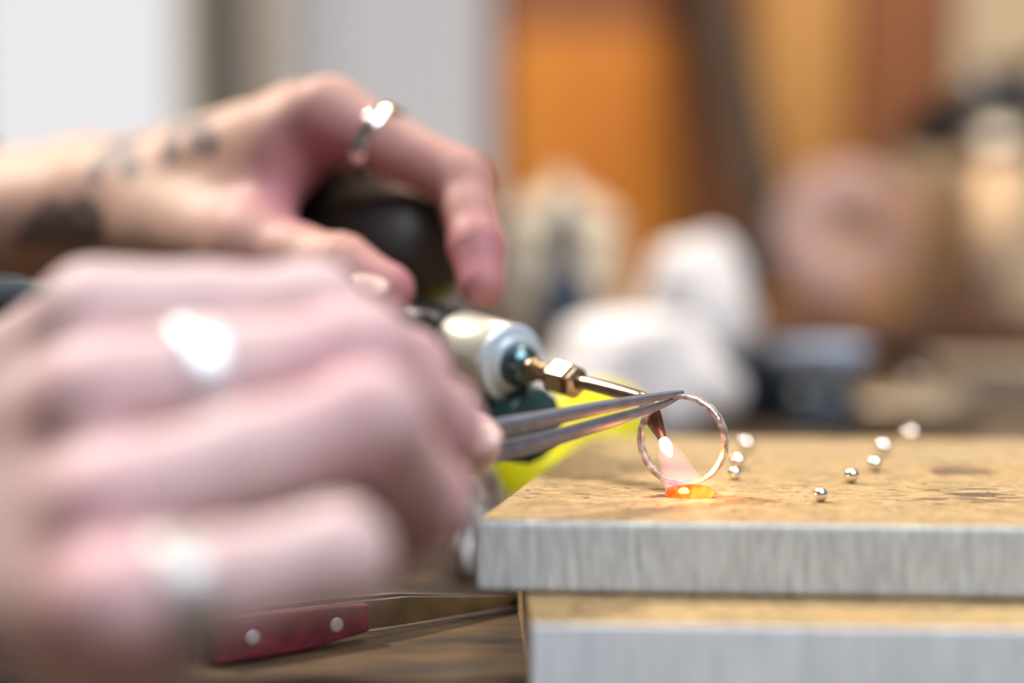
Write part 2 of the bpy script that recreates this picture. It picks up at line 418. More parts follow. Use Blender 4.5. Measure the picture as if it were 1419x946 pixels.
def mesh_hand(name, sd, Dg, material, reds=(), tattoo_and_shade=(), wrinkles=()):
    V, Fq = surface_nets(Dg, sd.lo, sd.v)
    for it in range(4):                               # light smoothing of the grid steps
        acc = np.zeros_like(V); cnt = np.zeros(len(V))
        for a, b in ((0,1),(1,2),(2,3),(3,0)):
            np.add.at(acc, Fq[:,a], V[Fq[:,b]]); np.add.at(acc, Fq[:,b], V[Fq[:,a]])
            np.add.at(cnt, Fq[:,a], 1); np.add.at(cnt, Fq[:,b], 1)
        V = V*0.5 + 0.5*acc/cnt[:,None]
    tmp = bpy.data.meshes.new('tmp'); tmp.from_pydata(V.tolist(), [], Fq.tolist()); tmp.update()
    N = np.zeros(len(V)*3, np.float32); tmp.vertices.foreach_get('normal', N); N = N.reshape(-1, 3); bpy.data.meshes.remove(tmp)
    for p, axd, rad, amp in wrinkles:                 # skin folds across the back of a joint
        axd = np.array(Vector(axd).normalized()); rel = V-np.array(p); sx = rel@axd; d = np.linalg.norm(rel, axis=1)
        wv = (0.5+0.5*np.cos(2*np.pi*sx/.0036 + 0.8*np.sin(rel[:,2]*700)))**2
        V = V - N*(amp*wv*np.exp(-(sx/.0055)**2)*np.exp(-(d/(rad*1.6))**4))[:,None]
    o = build(name, V, Fq, material)
    col = np.zeros((len(V), 4), np.float32); col[:,3] = 1
    for p, r, s in reds:
        d = np.linalg.norm(V-np.array(p), axis=1); col[:,0] += s*np.exp(-(d/r)**2)
    def on_skin(px, py):
        dv = V - np.array((0, 0, CAMZ)); ray = np.array(U(px, py, 1.0) - Vector((0, 0, CAMZ))); ray /= np.linalg.norm(ray)
        t = dv@ray; q = np.linalg.norm(dv - t[:,None]*ray, axis=1)
        m = np.where(q < .0018)[0]
        return V[m[np.argmin(t[m])]] if len(m) else V[np.argmin(q)]
    for a, b, wd in tattoo_and_shade:
        a = on_skin(*a); d = on_skin(*b)-a
        t = np.clip(((V-a)@d)/(d@d+1e-12), 0, 1); q = np.linalg.norm(V-a-t[:,None]*d, axis=1)
        col[:,1] = np.maximum(col[:,1], 0.75*np.clip((wd-q)/(wd*0.4), 0, 1))
    col[:,0] = np.clip(col[:,0], 0, 1)
    ca = o.data.color_attributes.new('pigment_and_shade', 'FLOAT_COLOR', 'POINT'); ca.data.foreach_set('color', col.ravel())
    return o
NAIL = mat('fingernail', (0.60, 0.41, 0.37), 0.32, 0, noise=0.1, nscale=200)
def fingernail(parent, base, tip, dorsal, w_, l_, name='fingernail'):
    """a thin curved plate on the back of the last joint"""
    base, tip = Vector(base), Vector(tip)
    ax = (tip-base).normalized(); n = (Vector(dorsal) - ax*Vector(dorsal).dot(ax)).normalized(); sd = ax.cross(n)
    V, Fc = [], []; nu, nv = 10, 8
    for layer in (0, 1):
        for j in range(nv+1):
            v = j/nv
            for i in range(nu+1):
                u = 2*i/nu-1
                hw = w_/2*(1-0.35*abs(2*v-0.9)**3)
                ang = u*1.0
                V.append(base + ax*(l_*(v-0.5) + 0.0006*(1-u*u)*(1 if v > .5 else -1)) + sd*(hw*math.sin(ang)/math.sin(1.0)) + n*(-(1-math.cos(ang))*hw*0.9 - 0.0007*(v-0.5)**2*4 - 0.0005*layer))
    N = (nu+1)*(nv+1)
    for j in range(nv):
        for i in range(nu):
            a = j*(nu+1)+i; Fc.append([a, a+1, a+nu+2, a+nu+1]); Fc.append([N+a+nu+1, N+a+nu+2, N+a+1, N+a])
    edge = [i for i in range(nu+1)] + [j*(nu+1)+nu for j in range(1, nv+1)] + [nv*(nu+1)+i for i in range(nu-1, -1, -1)] + [j*(nu+1) for j in range(nv-1, 0, -1)]
    for a, b in zip(edge, edge[1:]+edge[:1]): Fc.append([b, a, N+a, N+b])
    return build(name, V, Fc, NAIL, parent)
def finger_ring(name, c, axis, r, wd, th, material, label, facets=0.0):
    prof = [(r, -wd/2), (r+th*0.8, -wd/2), (r+th, -wd/2+th*0.4), (r+th, wd/2-th*0.4), (r+th*0.8, wd/2), (r, wd/2)]
    o = MB().lathe(prof, c, axis, 48, closed=True).obj(name, material)
    shade_angle(o, 35); return tag(o, label, 'ring')

# ---- far hand (left hand, palm down, thumb towards us, holding the torch)
SK1 = skin_material('warm_tan_skin', (0.50, 0.31, 0.23), (0.40, 0.16, 0.18))
wr_r, wr_u = U(165, 292, .552), U(120, 268, .600)
fa_r, fa_u = U(-330, 368, .655), U(-330, 345, .705)
im, mm, rm_, pm = U(455, 162, .502), U(415, 170, .527), U(362, 195, .548), U(312, 225, .568)
sd = SDF((-0.325, 0.415, CAMZ-0.075), (0.012, 0.745, CAMZ+0.058), 0.0013)
palm = sd.cone(fa_r, wr_r, .027, .0185)
for e in (sd.cone(fa_u, wr_u, .027, .0185),
          sd.cone(wr_r, im, .016, .0108), sd.cone((wr_r*2+wr_u)/3, mm, .016, .0112), sd.cone((wr_r+wr_u*2)/3, rm_, .016, .0108), sd.cone(wr_u, pm, .016, .0105)):
    palm = smin(palm, e, .010)
cmc, tm, ti, tt = U(235, 322, .530), U(350, 345, .492), U(470, 378, .468), U(538, 402, .4615)
palm = smin(palm, sd.cone(wr_r, cmc, .017, .0155), .010)
palm = smin(palm, sd.cone(cmc, tm, .0155, .0125), .008)
palm = smin(palm, sd.cone(U(352, 322, .497), U(408, 205, .508), .0075, .0085), .010)     # web of skin
palm = smin(palm, sd.cone(U(300, 300, .518), U(390, 215, .508), .010, .009), .010)
ip, idp, it_ = U(640, 250, .487), U(661, 342, .470), U(668, 394, .4625)
thumb = sd.chain([(tm, .0118), (ti, .0098), (tt, .0073)])
index = sd.chain([(im, .0108), (ip, .0084), (idp, .0073), (it_, .0064)], k=.002, knuckle=.0005)
midf = sd.chain([(mm, .0110), (U(562, 252, .535), .0090), (U(572, 362, .526), .0078), (U(548, 430, .508), .0070)])
ringf = sd.chain([(rm_, .0105), (U(520, 285, .545), .0086), (U(560, 395, .522), .0076), (U(545, 450, .506), .0068)])
pinky = sd.chain([(pm, .0098), (U(450, 310, .566), .0078), (U(495, 400, .545), .0070), (U(490, 448, .530), .0062)])
tot = None
for f, k in ((thumb, .006), (index, .005), (midf, .005), (ringf, .005), (pinky, .005)):
    q = smin(palm, f, k); tot = q if tot is None else np.minimum(tot, q)
tat_and_shade = []
def ta(pl, wd):
    for (a, b) in zip(pl[:-1], pl[1:]): tat_and_shade.append((a, b, wd))
ta([(125, 238), (148, 200), (170, 190), (178, 232)], .0042); ta([(148, 215), (178, 212)], .0035); ta([(160, 190), (205, 178)], .0042)
ta([(232, 205), (243, 170), (270, 165), (288, 198)], .0042); ta([(240, 165), (283, 160)], .0040); ta([(262, 180), (268, 200)], .003)
ta([(40, 300), (62, 275), (84, 300), (106, 276), (128, 304)], .0030); ta([(30, 318), (75, 312), (130, 322)], .0032); ta([(20, 336), (120, 338)], .003)  # lowest strokes: tattoo marks and soft forearm shading painted in together
far_hand = mesh_hand('hand', sd, tot, SK1,
    reds=[(ip, .016, .5), (it_, .018, .8), (idp, .015, .5), (tt, .014, .8), (U(400, 260, .49), .022, .7), (im, .012, .25), (U(470, 240, .49), .02, .6)], tattoo_and_shade=tat_and_shade,
    wrinkles=[(ip, idp-im, .0086, .0006), (idp, it_-ip, .0075, .0005), (ti, tt-tm, .010, .0006)])
tag(far_hand, 'tattooed tan hand behind the fist, palm down, gripping the torch handle', 'hand')
fingernail(far_hand, U(512, 390, .4530), U(560, 405, .4500), (0.05, -0.70, 0.70), .0084, .0092)
fingernail(far_hand, U(690, 368, .464), U(697, 410, .459), (0.93, 0.05, 0.3), .0085, .010)
fs = U(-85, 322, .622); fe = fs + (fa_r.lerp(fa_u, .5) - wr_r.lerp(wr_u, .5)).normalized()*.40 + Vector((0, 0, .15))
MB().lathe([(.033, 0), (.0385, .001), (.0395, .006), (.0385, .012), (.041, .05), (.046, .12), (.052, .28), (.056, .40), (.054, .40), (.036, .012)], fs, fe-fs, 40, closed=True, k=lambda t: 1+0.02*math.sin(6*t)).obj('sleeve', mat('dark_teal_cuff', (0.03, 0.045, 0.055), 0.9, noise=0.4, nscale=90, bump=0.0006, bscale=300), far_hand)
ir = (im*0.62 + ip*0.38)
finger_ring('finger_ring', ir, (ip-im), .0096, .0042, .0013, SILVER, 'plain silver ring on index finger of the tattooed hand')

# ---- near hand (right fist holding the tweezers)
SK2 = skin_material('pale_pink_skin', (0.64, 0.48, 0.48), (0.52, 0.22, 0.27))
I0, I1, I2, I3 = U(135, 440, .289), U(432, 434, .300), U(560, 516, .325), U(606, 606, .344)
M0, M1, M2, M3 = U(140, 552, .270), U(500, 492, .287), U(600, 588, .313), U(602, 668, .333)
R0, R1, R2, R3 = U(155, 700, .254), U(512, 582, .271), U(582, 690, .297), U(540, 752, .318)
P0, P1, P2, P3 = U(165, 838, .240), U(464, 772, .2525), U(468, 766, .276), U(390, 752, .292)
wu, wr = Vector((-.088, .316, CAMZ-.056)), Vector((-.102, .350, CAMZ-.036))
fu, fr2 = Vector((-.245, .385, CAMZ-.058)), Vector((-.255, .42, CAMZ-.036))
sd = SDF((-.275, .212, CAMZ-.092), (.002, .455, CAMZ+.012), 0.0012)
palm = sd.cone(wu, fu, .019, .027)
for e in (sd.cone(wr, fr2, .019, .027), sd.cone(wr, I0.lerp(wr, .10), .015, .0088), sd.cone((wr*2+wu)/3, M0.lerp((wr*2+wu)/3, .10), .015, .0092), sd.cone((wr+wu*2)/3, R0.lerp((wr+wu*2)/3, .10), .015, .0088), sd.cone(wu, P0.lerp(wu, .10), .015, .0084)):
    palm = smin(palm, e, .006)
hyp = sd.cone(Vector((-.057, .258, CAMZ-.064)), Vector((-.085, .308, CAMZ-.060)), .0105, .015)
palm = smin(palm, hyp, .010)
tc_, tm2, ti2, tt2 = Vector((-.094, .358, CAMZ-.045)), Vector((-.066, .366, CAMZ-.044)), U(480, 585, .372), U(648, 612, .3645)
palm = smin(palm, sd.cone(wr, tc_, .017, .016), .010); palm = smin(palm, sd.cone(tc_, tm2, .016, .0125), .008)
fing = [sd.chain([(tm2, .0122), (ti2, .0100), (tt2, .0072)]),
        sd.chain([(I0, .0096), (I1, .0084), (I2, .0077), (I3, .0069)]),
        sd.chain([(M0, .0098), (M1, .0085), (M2, .0080), (M3, .0072)]),
        sd.chain([(R0, .0094), (R1, .0081), (R2, .0077), (R3, .0070)]),
        sd.chain([(P0, .0088), (P1, .0072), (P2, .0070), (P3, .0062)])]
tot = None
for f in fing:
    q = smin(palm, f, .005); tot = q if tot is None else smin(tot, q, .0010)
near_hand = mesh_hand('hand', sd, tot, SK2,
    reds=[(M1, .014, .35), (R1, .014, .3), (I2, .012, .45), (M2, .014, .6), (R2, .014, .7), (R0, .012, .35), (M0, .012, .35), (P0, .015, .2), (U(120, 830, .24), .016, .25), (tt2, .012, .2), (U(430, 590, .275), .010, .6)],  # knuckle redness, plus reddish shade painted into the finger fold and palm heel
    wrinkles=[(I1, I2-I0, .0086, .0006), (M1, M2-M0, .0087, .0006), (R1, R2-R0, .0083, .0006), (P1, P2-P0, .0075, .0005), (I2, I3-I1, .0078, .0005), (M2, M3-M1, .008, .0005), (ti2, tt2-tm2, .010, .0005)])
tag(near_hand, 'large blurred pale fist in the foreground, closed on the tweezers', 'hand')
fingernail(near_hand, U(640, 560, .337), U(652, 625, .350), (0.85, -0.1, 0.5), .0085, .010)
fingernail(near_hand, U(663, 600, .3568), U(692, 610, .3552), (0.45, -0.80, 0.35), .0090, .0085)
mr_ = M0.lerp(M1, 0.36)
finger_ring('finger_ring', mr_, (M1-M0), .0089, .0058, .0012, WORN, 'broad silver ring on middle finger of the foreground fist')
pr_ = P0.lerp(P1, 0.27)
finger_ring('finger_ring', pr_ + Vector((0, 0, -.0003)), (P1-P0), .0079, .0066, .0012, DULLS, 'wide silver band on little finger of the foreground fist')
SLEEVE = mat('dark_teal_sleeve', (0.03, 0.045, 0.055), 0.9, noise=0.4, nscale=90, bump=0.0006, bscale=300)
sb = wu.lerp(fu, .03).lerp(wr.lerp(fr2, .03), .5); se = fu.lerp(fr2, .5) + Vector((-.33, .16, .09)); ax = (se-sb)
prof = [(.033, .0), (.0365, .001), (.0375, .006), (.0365, .012), (.038, .03), (.0405, .07), (.042, .11), (.052, .30), (.056, ax.length), (.054, ax.length), (.034, .012)]
so = MB().lathe(prof, sb, ax, 40, closed=True, k=lambda t: 1+0.02*math.sin(5*t)).obj('sleeve', SLEEVE, near_hand)

# ------------------------------------------------------------------ tweezers in the fist
def arm_tube(pts, ws, n=14, up=(0, -0.3, 1)):
    P = smooth_path(pts, 6); k = len(P)
    fl_ = []
    for i in range(k):
        u = i/(k-1)*(len(ws)-1); a = int(min(u, len(ws)-2)); t = u-a
        fl_.append(tuple(ws[a][c]*(1-t)+ws[a+1][c]*t for c in (0, 1)))
    return MB().tube(P, None, n, fl_, up)
tw = empty('tweezers', U(620, 628, .354), 'dark steel tweezers in the fist, tips pinching the gold-silver ring', 'tweezers')
wsu = [(.0034, .0046), (.0034, .0046), (.0030, .0040), (.0024, .0028), (.0016, .0017), (.0011, .0010)]
arm_tube([U(360, 668, .322), U(540, 622, .3445), U(700, 592, .3665), U(830, 565, .3855), U(915, 549, .3975), U(946, 543.5, .4010)], wsu).obj('upper_arm', GUN, tw)
arm_tube([U(360, 678, .324), U(540, 650, .348), U(700, 624, .3690), U(830, 588, .3870), U(910, 563, .3980), U(942, 548.5, .4012)], wsu).obj('lower_arm', GUN, tw)
MB().lathe([(0, -.004), (.0022, -.004), (.0026, -.0034), (.0026, .0034), (.0022, .004), (0, .004)], U(640, 618, .3595), (0.1, 1, 0.1), 16).obj('pivot', GUN, tw)

# ------------------------------------------------------------------ the ring being soldered
RINGM = mat('fire_scaled_silver', (0.95, 0.95, 0.97), 0.28, 0.75, nscale=560, col2=(0.36, 0.29, 0.27), bump=0.0003, bscale=700)
rc = U(946, 609.5, .4005); rn = Vector((-.40, -.91, -.02)).normalized(); R0_, R1_ = .0096, .0107; hw = .0014
prof = [(R0_, -hw), (R1_-.0003, -hw), (R1_, -hw+.0003), (R1_, hw-.0003), (R1_-.0003, hw), (R0_, hw)]
jr = MB().lathe(prof, rc, rn, 96, closed=True, k=lambda t: 1+.006*math.sin(17*t)*math.sin(5*t)).obj('soldered_ring', RINGM)
shade_angle(jr, 35); tag(jr, 'thin hammered silver ring held upright in the torch flame', 'ring')
# glowing solder chip where the flame meets the wood
HOT = emis('glowing_orange_metal', (1.0, 0.23, 0.02), 1.5)
hp = on_plane(957, 688, ZTOP)
hn = HOT.node_tree; hno = hn.nodes.new('ShaderNodeTexNoise'); hno.inputs['Scale'].default_value = 260; htc = hn.nodes.new('ShaderNodeTexCoord'); hr = hn.nodes.new('ShaderNodeValToRGB')
hn.links.new(htc.outputs['Object'], hno.inputs['Vector']); hn.links.new(hno.outputs['Fac'], hr.inputs[0]); hn.links.new(hr.outputs[0], hn.nodes['Emission'].inputs[0])
hr.color_ramp.elements[0].position = .38; hr.color_ramp.elements[0].color = (.75, .10, .01, 1); hr.color_ramp.elements[1].position = .66; hr.color_ramp.elements[1].color = (1, .42, .05, 1)
gv = MB().lathe([(0, 0), (.0050, 0), (.0056, .0008), (.0050, .0020), (.0028, .0027), (0, .0028)], hp, (0, 0, 1), 28, k=lambda t: 1+.10*math.sin(3*t)+.05*math.sin(7*t))
for v in gv.v: v.y = hp.y + (v.y-hp.y)*0.55
hot = gv.obj('solder_chip', HOT); tag(hot, 'red-hot glowing solder chip on the board under the ring', 'solder')
hc = MB().lathe([(0, 0), (.0013, 0), (.0015, .0005), (.0009, .0010), (0, .0012)], hp + Vector((-.0016, -.0017, .0012)), (0, 0, 1), 16).obj('molten_core', emis('molten_yellow_core', (1.0, 0.62, 0.18), 3.0), hot)
tag(hc, 'bright yellow molten spot')
hl = bpy.data.lights.new('flame_glow', 'POINT'); hl.energy = 0.013; hl.color = (1.0, 0.33, 0.13); hl.shadow_soft_size = .002
hlo = bpy.data.objects.new('flame_glow', hl); link(hlo); hlo.location = hp + Vector((.001, -.003, .006))

# ------------------------------------------------------------------ torch
C0 = U(705, 502, .445); N0 = U(792, 528, .4265); v = (N0-C0).normalized()
torch = empty('soldering_torch', C0 - v*.02, 'small soldering torch in the tattooed hand with brass nozzle and lit flame', 'torch')
DISC = mat('pale_blue_enamel', (0.50, 0.60, 0.68), 0.35, 0.2)
CHROME = mat('satin_chrome', (0.82, 0.78, 0.68), 0.30, 0.6)
MB().lathe([(0, -.125), (.0065, -.125), (.0078, -.122), (.0084, -.10), (.0094, -.06), (.0096, -.026), (.0092, -.019), (0, -.019)], C0, v, 32).obj('handle', BLACKP, torch)
MB().lathe([(.0070, -.0205), (.0094, -.020), (.0098, -.0192), (.0098, -.0005), (.0092, 0), (0, 0)], C0, v, 40).obj('collar', CHROME, torch)
MB().lathe([(0, -.0003), (.0098, -.0003), (.0101, .0004), (.0100, .0012), (.0090, .0017), (.0074, .0018), (.0068, .0028), (.0060, .0032), (0, .0033)], C0, v, 44).obj('face_plate', DISC, torch)
TEALST = mat('dark_teal_metal', (0.10, 0.17, 0.20), 0.25, 0.9)
MB().lathe([(0, .003), (.0056, .003), (.0054, .0056), (.0040, .0078), (.0026, .0085), (0, .0085)], C0, v, 32).obj('neck', TEALST, torch)
MB().lathe([(0, .008), (.0030, .008), (.0030, .0105), (.0021, .0118), (.0022, .0215), (0, .0215)], C0, v, 24).obj('stem', BRASS, torch)
hexo = MB().lathe([(0, .0165), (.0030, .0165), (.0040, .0178), (.0045, .0190), (.0045, .0245), (.0038, .0262), (.0022, .0268), (0, .0268)], C0, v, 6).obj('hex_nut', BRASS, torch, smooth=False)
bevel(hexo, .0003, 2, 20)
eb = U(893, 552, .4085); tipp = U(918.5, 608, .4035)
d2 = (tipp-eb).normalized(); d1 = (eb-(C0+v*.026)).normalized()
path = smooth_path([C0+v*.0255, C0.lerp(eb, .6)+v*.002, eb-d1*.0035, eb + (d2-d1)*.0006, eb+d2*.0028], 6)
MB().tube(path, [.0017]*len(path), 14, up=(0.3, 0.2, 1)).obj('nozzle_tube', BRASS, torch)
NOZ = mat('heat_stained_nozzle', (0.14, 0.10, 0.10), 0.35, 0.8, noise=0.4, nscale=300)
L_ = (tipp-eb).length
MB().lathe([(.0004, .0010), (.0019, .0012), (.0024, .0026), (.0021, L_*.50), (.0010, L_), (.0005, L_), (.0004, L_-.001)], eb, d2, 20).obj('nozzle_tip', NOZ, torch)
GRIPSHADE = mat('matt_black_grip_shade', (0.020, 0.014, 0.013), 0.6, noise=0.3, nscale=80)
tkc = U(522, 338, .513)
MB().lathe([(0, -.036), (.010, -.036), (.0150, -.032), (.0168, -.024), (.0168, .016), (.0150, .024), (.0085, .029), (0, .029)], tkc, v, 36).obj('grip_shade_body', GRIPSHADE, torch)  # black body added to stand for the deep shade inside the grip
KNOB = mat('dark_teal_knob', (0.012, 0.05, 0.055), 0.35, 0)
kc = U(722, 585, .449); MB().lathe([(0, -.008), (.0085, -.008), (.0098, -.0068), (.0100, .0040), (.0090, .0055), (.0040, .0062), (0, .0062)], kc, v, 40, k=lambda t: 1+.025*math.cos(14*t)).obj('gas_knob', KNOB, torch)
MB().tube([kc, C0 - v*.009 + Vector((0, 0, -.007))], [.0035, .0035], 16, up=(0, 1, 0)).obj('knob_stem', BLACKP, torch)
# flame: white cone and a pink plume that spreads on the wood
fcore = MB().lathe([(0, 0), (.0009, 0), (.00135, .0012), (.0013, .0026), (.0007, .0042), (0, .0048)], tipp, d2, 20).obj('flame_core', emis('white_flame_core', (0.92, 0.97, 1.0), 9), torch)
fd = (hp + Vector((-.0008, 0, .0008)) - tipp); fL = fd.length
MB().lathe([(.0004, .0004), (.0018, .0016), (.0031, fL*.35), (.0037, fL*.6), (.0043, fL*.8), (.0050, fL*.93), (.0046, fL*.985), (0, fL*.99)], tipp, fd, 28).obj('flame', volume('pink_flame', (1.0, 0.36, 0.55), 64), torch)

MB().lathe([(0, -.0002), (.0060, 0), (.0078, .0008), (.0062, .0020), (.0030, .0034), (0, .0040)], hp + Vector((.0022, 0, .0004)), (0, 0, 1), 32, k=lambda t: 1+.12*math.cos(t)).obj('flame_spread', volume('orange_flame_spread', (1.0, 0.20, 0.05), 55), torch)

# ------------------------------------------------------------------ silver granules on the board
BEAD = mat('polished_granule', (0.93, 0.91, 0.89), 0.06, 1.0)
beads = [(1018, 665, 'silver granule close behind the soldered ring, nearest of three in a line'), (1022, 650, 'silver granule behind the soldered ring, middle of three in a line'),
         (1034, 627, 'silver granule behind the soldered ring, farthest and most blurred of three'), (1137, 695, 'front silver granule, nearest the board edge'),
         (1180, 669, 'silver granule between the front one and the blurred far pair'), (1212, 653, 'nearer granule of the blurred pair right of centre on board'),
         (1224, 631, 'farther granule of the blurred pair right of centre on board'), (1262, 612, 'farthest faint granule at the back edge of the board')]
for i, (px, py, lab) in enumerate(beads):
    p = on_plane(px, py, ZTOP); r = (.0017, .0020, .0022, .0016, .0018, .0019, .0022, .0022)[i]
    pr = [(r*math.sin(a), r-r*math.cos(a)) for a in np.linspace(0, math.pi, 17)]
    pr[0] = (0, 0); pr[-1] = (0, 2*r*0.985)
    ob = MB().lathe(pr, p, (0, 0, 1), 24, k=lambda t: 1+.015*math.sin(2*t+i)).obj('metal_granule', BEAD)
    tag(ob, lab, 'granule', 'silver granules on the board')

# ------------------------------------------------------------------ fibre-grip tweezers lying on the bench
RED = mat('red_fibre', (0.30, 0.045, 0.075), 0.55, 0, nscale=220, col2=(0.16, 0.02, 0.045), bump=0.0002, bscale=800)
RIV = mat('bright_rivet', (0.85, 0.86, 0.92), 0.5, 0.4)
a0 = on_plane(296, 924, BENCH); a1 = on_plane(511, 888, BENCH); a2 = on_plane(692, 833, BENCH)
tz = empty('fibre_grip_tweezers', a0, 'steel tweezers with red riveted grips lying on bench under the fist', 'tweezers')
gd = (a1-a0); gL = gd.length; gd.normalize(); gn = Vector((gd.y, -gd.x, 0)); zz = Vector((0, 0, 1))    # gn faces us
def slab(name, m, parent, s0, s1, n0, n1, prof, bev=.0006):
    """prof: list of (along, zlow, zhigh)"""
    V = []; Fc = []
    for nn in (n0, n1):
        for (s, zl, zh) in prof:
            V.append(a0 + gd*s + gn*nn + zz*zl); V.append(a0 + gd*s + gn*nn + zz*zh)
    k = len(prof)*2
    for i in range(len(prof)-1):
        a = 2*i; Fc.append([a, a+1, a+3, a+2]); Fc.append([k+a, k+a+2, k+a+3, k+a+1])
        Fc.append([a+1, k+a+1, k+a+3, a+3]); Fc.append([a, a+2, k+a+2, k+a])
    Fc.append([0, k, k+1, 1]); e = k-2; Fc.append([e, e+1, k+e+1, k+e])
    o = build(name, V, Fc, m, parent, smooth=False)
    bm = bmesh.new(); bm.from_mesh(o.data); bmesh.ops.recalc_face_normals(bm, faces=bm.faces); bm.to_mesh(o.data); bm.free()
    return bevel(o, bev) if bev else o
gp = [(0, .0004, .0094), (.012, .0002, .0094), (gL*.6, .0004, .0090), (gL, .0022, .0084)]
g1 = slab('grip', RED, tz, 0, gL, -.0024, .0006, gp)
g2 = slab('grip', RED, tz, 0, gL, -.0125, -.0095, gp)
sL = (a2-a0).length; side = (a2-a1).normalized()
sp1 = [(-.002, .0006, .0094), (gL, .0020, .0086), (gL+.012, .0016, .0080), (sL*.80, .0014, .0052), (sL, .0014, .0030)]
def steel_arm(name, nA, nB):
    pts = []; V = []; Fc = []
    for (s, zl, zh) in sp1:
        u = max(0, (s-gL)/(sL-gL)); off = nA + (nB-nA)*u
        for t in (0, .0011):
            for z in (zl, zh): V.append(a0 + gd*s + gn*(off-t) + zz*z)
    for i in range(len(sp1)-1):
        a = 4*i
        for p, q in ((0,1),(1,3),(3,2),(2,0)): Fc.append([a+p, a+q, a+4+q, a+4+p])
    Fc.append([0,2,3,1]); e = 4*(len(sp1)-1); Fc.append([e, e+1, e+3, e+2])
    o = build(name, V, Fc, DARKBLADE, tz, smooth=False)
    bm = bmesh.new(); bm.from_mesh(o.data); bmesh.ops.recalc_face_normals(bm, faces=bm.faces); bm.to_mesh(o.data); bm.free()
    return bevel(o, .0002)
DARKBLADE = mat('worn_steel_arm', (0.42, 0.40, 0.37), 0.35, 1.0, noise=0.3, nscale=120)
steel_arm('steel_arm', -.0024, -.0056); steel_arm('steel_arm', -.0084, -.0068)
for u in (.235, .775):
    for nn, sg in ((.0006, 1), (-.0125, -1)):
        c = a0 + gd*(gL*u) + gn*nn + zz*.0049
        MB().lathe([(0, -.001), (.0016, -.001), (.0016, .00015), (.0013, .0003), (0, .00035)], c, gn*sg, 20).obj('rivet', RIV, tz)

# ------------------------------------------------------------------ clutter behind the board on the bench
def lumpy(name, c, rad, m, seed, amp=.25, freq=3.0, label='', cat='', flatten=True):
    bm = bmesh.new(); bmesh.ops.create_icosphere(bm, subdivisions=4, radius=1)
    from mathutils import noise as mn
    V = []
    for vv in bm.verts:
        p = vv.co.copy(); n = mn.noise(p*freq + Vector((seed, 0, 0))); n2 = abs(mn.noise(p*freq*2.3 + Vector((0, seed, 0))))
        s = 1 + amp*n - amp*0.8*n2
        q = Vector((p.x*rad[0], p.y*rad[1], p.z*rad[2]))*s
        V.append(Vector(c) + q)
    if flatten:
        zb = BENCH
        for q in V: q.z = max(q.z, zb + 0.0003)
    Fc = [[x.index for x in f.verts] for f in bm.faces]; bm.free()
    return tag(build(name, V, Fc, m), label, cat)
def base(px, D): p = U(px, 400, D); return Vector((p.x, D, BENCH))
WHITE = mat('white_tissue', (0.80, 0.76, 0.76), 0.95, noise=0.06, nscale=60)
lumpy('crumpled_tissue', base(880, .80) + Vector((0, 0, .022)), (.045, .035, .036), WHITE, 2.2, .22, 1.6, 'big crumpled white tissue on bench behind the nozzle', 'tissue')
lumpy('crumpled_tissue', base(965, .92) + Vector((0, 0, .045)), (.032, .03, .046), WHITE, 5.1, .2, 1.5, 'tall crumpled white tissue behind the ring, against the dark post', 'tissue')
lumpy('crumpled_tissue', base(664, .465) + Vector((0, 0, .012)), (.0085, .012, .018), WHITE, 8.4, .3, 2.4, 'small crumpled white tissue between the fist and yellow handle', 'tissue')
# yellow plastic handle lying behind the board's corner
YEL = mat('yellow_green_plastic', (0.80, 0.74, 0.005), 0.4, noise=0.1, nscale=40)
yt = empty('tool_handle', base(760, .56), 'bright yellow plastic tool handle lying behind the board corner', 'tool')
y0 = Vector((U(706, 700, .51).x, .51, BENCH+.017)); y1 = Vector((U(850, 560, .62).x, .62, BENCH+.022))
yd = (y1-y0); yL = yd.length
MB().lathe([(0, 0), (.011, .0005), (.0155, .004), (.0165, .014), (.0150, .03), (.0165, .05), (.0185, yL*.6), (.0195, yL*.8), (.017, yL*.93), (.009, yL), (0, yL)], y0, yd, 32).obj('grip', YEL, yt)
MB().lathe([(0, 0), (.0035, 0), (.0035, .05), (0, .05)], y1, yd, 16).obj('shaft', STEEL, yt)
# dark bottle and cream pot
BOT = mat('dark_blue_bottle', (0.03, 0.045, 0.07), 0.25)
bo = base(782, .95); bt_ = empty('dropper_bottle', bo, 'small dark blue bottle with narrow cap in front of the cream pot', 'bottle')
MB().lathe([(0, 0), (.0145, 0), (.0155, .002), (.0155, .055), (.013, .066), (.0065, .072), (.0065, .078), (0, .078)], bo, (0, 0, 1), 28).obj('body', BOT, bt_)
MB().lathe([(0, .076), (.0085, .076), (.0085, .092), (.0070, .096), (.0045, .110), (0, .111)], bo, (0, 0, 1), 24).obj('cap', mat('dark_bottle_cap', (.05, .06, .08), .4), bt_)
CREAM = mat('cream_ceramic', (0.85, 0.74, 0.58), 0.5, noise=0.05, nscale=20)
po = base(775, 1.22); pt = empty('ceramic_pot', po, 'cream ceramic pot standing behind the dark bottle', 'pot')
MB().lathe([(0, 0), (.030, 0), (.036, .006), (.042, .04), (.044, .075), (.041, .092), (.037, .092), (.038, .075), (.038, .02), (0, .014)], po, (0, 0, 1), 36).obj('body', CREAM, pt)
MB().lathe([(0, .090), (.043, .091), (.044, .094), (.040, .102), (.028, .112), (.012, .118), (.008, .121), (.010, .127), (0, .131)], po, (0, 0, 1), 36).obj('lid', CREAM, pt)
